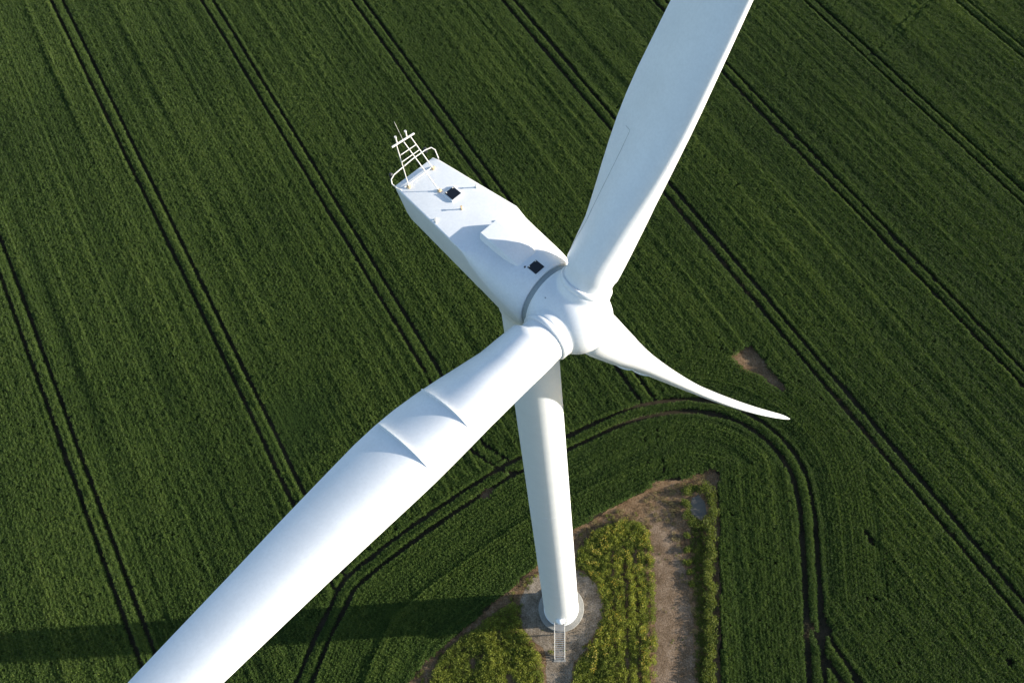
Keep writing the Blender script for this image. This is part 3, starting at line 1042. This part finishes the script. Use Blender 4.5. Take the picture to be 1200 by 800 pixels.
hb = MB()
hb.lathe([(1.50, -1.14), (1.60, -1.10), (1.63, -1.02), (1.64, -0.9)] +
         [(1.64 * math.cos(R(t)) ** 0.80, -0.1 + 1.90 * math.sin(R(t))) for t in np.linspace(0, 89.9, 26)] + [(0.0, 1.80)], 96)
brads = []
for kx in (0, 1, 2):
    al = ALPHA + (0, 1, -1)[kx] * 2 * math.pi / 3
    brads.append(al)
    rdv = Vector((math.cos(al), math.sin(al), 0))
    rc = (rdv * math.cos(CONE) + Vector((0, 0, 1)) * math.sin(CONE)).normalized()
    hb.lathe([(1.24, 0.0), (1.20, 1.0), (1.17, 1.42), (1.15, 1.55)], 72, rc.to_track_quat('Z', 'Y').to_matrix().to_4x4())
tmp = hb.build('hub_raw', M_WHITE)
rm = tmp.modifiers.new('r', 'REMESH'); rm.mode = 'VOXEL'; rm.voxel_size = 0.04
sm = tmp.modifiers.new('s', 'SMOOTH'); sm.iterations = 30; sm.factor = 0.5
dg = bpy.context.evaluated_depsgraph_get()
me = bpy.data.meshes.new_from_object(tmp.evaluated_get(dg))
me.name = 'hub'
bpy.data.objects.remove(tmp)
me.polygons.foreach_set('use_smooth', [True] * len(me.polygons))
hub = bpy.data.objects.new('hub', me)
link(hub, turb)
hub.matrix_local = MHUB

for (ua, zz) in ((2.05, -0.55), (2.75, -0.60), (2.35, 0.25), (2.60, 0.75), (1.55, -0.35)):
    rr_ = 1.645 if zz < 0 else 1.64 * math.cos(math.asin((zz + 0.1) / 1.9)) ** 0.80
    MB().lathe([(0.03, -0.03), (0.03, 0.012), (0.0, 0.014)], 8, Matrix.Translation((rr_ * math.cos(ua), rr_ * math.sin(ua), zz)) @
               Vector((math.cos(ua), math.sin(ua), 0)).to_track_quat('Z', 'Y').to_matrix().to_4x4()).build('plug', M_SEAL, hub)

# blades
#       r      chord  LE share thickness  circle-blend
BST = [(1.50, 2.06, .50, 1.0, 1.0), (1.95, 2.06, .50, 1.0, 1.0), (2.15, 2.07, .50, 1.0, .96), (2.30, 2.34, .445, .90, .74), (2.6, 2.37, .44, .86, .66),
       (3.2, 2.42, .43, .80, .55), (4.0, 2.48, .42, .70, .40), (5.0, 2.70, .39, .58, .26), (6.0, 2.92, .365, .48, .14), (7.0, 3.12, .35, .41, .06),
       (8.0, 3.26, .34, .36, .02), (9.0, 3.32, .335, .33, 0), (10.0, 3.29, .33, .31, 0), (12, 3.10, .325, .28, 0), (14, 2.90, .32, .26, 0), (16, 2.70, .32, .24, 0),
       (18, 2.52, .315, .23, 0), (20, 2.35, .31, .22, 0), (22.5, 2.12, .31, .21, 0), (25, 1.90, .305, .20, 0), (27.5, 1.70, .30, .19, 0), (30, 1.50, .30, .185, 0),
       (32.5, 1.30, .30, .18, 0), (35, 1.10, .30, .18, 0), (37, .92, .30, .18, 0), (38.5, .76, .30, .18, 0), (39.4, .56, .32, .18, 0), (39.85, .34, .36, .18, 0), (40.0, .10, .42, .2, 0)]
BR = np.array([b[0] for b in BST])
NP_ = 48


def blade_point(r, th):
    c, ax, tk, w = (np.interp(r, BR, [b[i] for b in BST]) for i in (1, 2, 3, 4))
    tw = R(np.interp(r / BLEN, [0, .22, .5, 1], [7, 6.5, 4, -1]))
    xc = 0.5 * (1 - math.cos(th))
    s = math.sin(th)
    ya = 5 * (0.2969 * math.sqrt(xc) - 0.126 * xc - 0.3516 * xc ** 2 + 0.2843 * xc ** 3 - 0.1036 * xc ** 4) * tk
    up = 1.16 if s > 0 else -0.84 + 0.45 * max(0.0, xc - 0.55) * (1 - w) * 1.2
    ya = ya * up + (0.012 * math.sin(math.pi * xc))
    y = (w * 0.5 * s + (1 - w) * ya) * c
    x = (ax - xc) * c
    X = x * math.cos(tw) + y * math.sin(tw)
    Y = -x * math.sin(tw) + y * math.cos(tw)
    return (X, Y - PREB * (r / BLEN) ** 2.2, r)


rs = sorted(set(list(BR) + list(np.arange(5.5, 39, 1.0))))
bv = []; bf = []
for r in rs:
    for k in range(NP_):
        bv.append(blade_point(r, 2 * math.pi * k / NP_))
for i in range(len(rs) - 1):
    for k in range(NP_):
        bf.append((i * NP_ + k, i * NP_ + (k + 1) % NP_, (i + 1) * NP_ + (k + 1) % NP_, (i + 1) * NP_ + k))
bf.append(tuple(range(NP_))[::-1]); bf.append(tuple((len(rs) - 1) * NP_ + k for k in range(NP_)))


def fence_mesh(r0, hh):
    """thin curved plate standing on the suction side"""
    vv = []; ff = []
    n = 22
    for i in range(n + 1):
        t = i / n
        xc = 0.985 - 0.88 * t
        th = math.acos(1 - 2 * xc)
        h = hh * (min(1.0, t / 0.06) ** 0.5) * (1 - t ** 3)
        a = Vector(blade_point(r0 + 0.10 * t, th)); b = Vector(blade_point(r0 + 0.10 * t, th + 0.02)) - Vector(blade_point(r0 + 0.10 * t, th - 0.02))
        nrm = b.cross(Vector((0, 0, 1))).normalized()
        if nrm.y < 0: nrm = -nrm
        for dz in (-0.012, 0.012):
            vv.append(tuple(a - nrm * 0.02 + Vector((0, 0, dz)))); vv.append(tuple(a + nrm * (h + 0.002) + Vector((0, 0, dz))))
    for i in range(n):
        p, q = i * 4, (i + 1) * 4
        ff += [(p, p + 1, q + 1, q), (p + 2, q + 2, q + 3, p + 3), (p + 1, p + 3, q + 3, q + 1), (p, q, q + 2, p + 2)]
    ff += [(0, 2, 3, 1), (n * 4, n * 4 + 1, n * 4 + 3, n * 4 + 2)]
    return vv, ff


for kx in range(3):
    al = brads[kx]
    rdv = U * math.cos(al) + V * math.sin(al)
    td = U * math.sin(al) - V * math.cos(al)
    rc = rdv * math.cos(CONE) + A * math.sin(CONE)
    ac = A * math.cos(CONE) - rdv * math.sin(CONE)
    le = td * math.cos(PITCH) + ac * math.sin(PITCH)
    sn = td * math.sin(PITCH) - ac * math.cos(PITCH)       # suction normal
    Mb = Matrix.Translation(HUB) @ Matrix((le, sn, rc)).transposed().to_4x4()
    if kx == 0:
        blade = mesh_obj('blade', bv, bf, M_WHITE, turb, smooth_angle=50)
        parts = [blade]
        collar = MB().lathe([(1.02, 1.46), (1.12, 1.47), (1.15, 1.52), (1.15, 1.66), (1.12, 1.71), (1.05, 1.73), (1.02, 1.73)], 64).build('root_collar', M_WHITE, blade, smooth_angle=40)
        fences = [mesh_obj('stall_fence', *fence_mesh(r0, 0.17), M_WHITE, blade) for r0 in (6.75, 8.85)]
        pts = []
        for i in range(60):                                # seam of the glued trailing-edge panel on the pressure side
            t = i / 59
            r = 2.4 + 5.6 * min(1.0, t / 0.92)
            xcs = 0.90 - 0.22 * math.sin(min(1, t / 0.92) * math.pi / 2) + (0.10 * max(0, (t - 0.92) / 0.08))
            th = -math.acos(1 - 2 * xcs)
            q = Vector(blade_point(r, th))
            pts.append(q + Vector((0, -0.002, 0)))
        seam = MB().tube(pts, 0.007, 5).build('panel_seam', M_GALV, blade)
        proto = [blade, collar] + fences + [seam]
        blade.matrix_local = Mb
    else:
        b2 = blade.copy(); scene.collection.objects.link(b2)
        b2.parent = turb; b2.matrix_local = Mb
        for ch in proto[1:]:
            c2 = ch.copy(); scene.collection.objects.link(c2)
            c2.parent = b2

# ------------------------------------------------------------------ access stairs to the tower door
stairs = empty('access_stairs', (BX - 0.12, BY - 2.2, 0))
tag(stairs, 'galvanised steel access stairs with handrails leading up to the tower door', 'stairs')
PH = Z0 + DZ
y_pl = -0.95
y_end = float(ground_point(656, 772)[1]) - (BY - 2.2)
W2 = 0.62
MB().box((0, y_pl / 2 + 0.06, PH - 0.02), (2 * W2, -y_pl - 0.1, 0.05)).build('landing', M_GALV, stairs)
NSTEP = 13
for i in range(NSTEP):
    t = (i + 0.5) / NSTEP
    y = y_pl + (y_end - y_pl) * t
    z = PH * (1 - (i + 1) / (NSTEP + 1))
    MB().box((0, y, z), (2 * W2 - 0.06, 0.11, 0.03)).build('step', M_GALV, stairs)
for s in (-1, 1):
    a, b = Vector((s * W2, y_pl, PH - 0.06)), Vector((s * W2, y_end, 0.06))
    MB().tube([a, b], 0.045, 6).build('stringer', M_GALV, stairs)
    hr = MB().tube([(s * W2, -0.05, PH + 1.0), (s * W2, y_pl, PH + 1.0), (s * W2, y_end, 1.05), (s * W2, y_end - 0.05, 0.02)], 0.026, 8)
    hr = hr.build('handrail', M_PIPE, stairs)
    for t in (0.0, 0.33, 0.66):
        p = a.lerp(b, t)
        MB().tube([p, p + Vector((0, 0, 1.04))], 0.022, 6).build('rail_post', M_GALV, hr)
    MB().tube([a + Vector((0, 0, 0.55)), b + Vector((0, 0, 0.50))], 0.018, 6).build('mid_rail', M_GALV, hr)
    MB().tube([(s * W2, y_pl + 0.02, PH - 0.05), (s * W2, y_pl + 0.02, 0.0)], 0.04, 6).build('support_post', M_GALV, stairs)
MB().box((0, y_end - 0.16, 0.02), (1.5, 0.34, 0.10), bev=0.01).build('footing', M_CONC, stairs)
print('objects', len(bpy.data.objects))
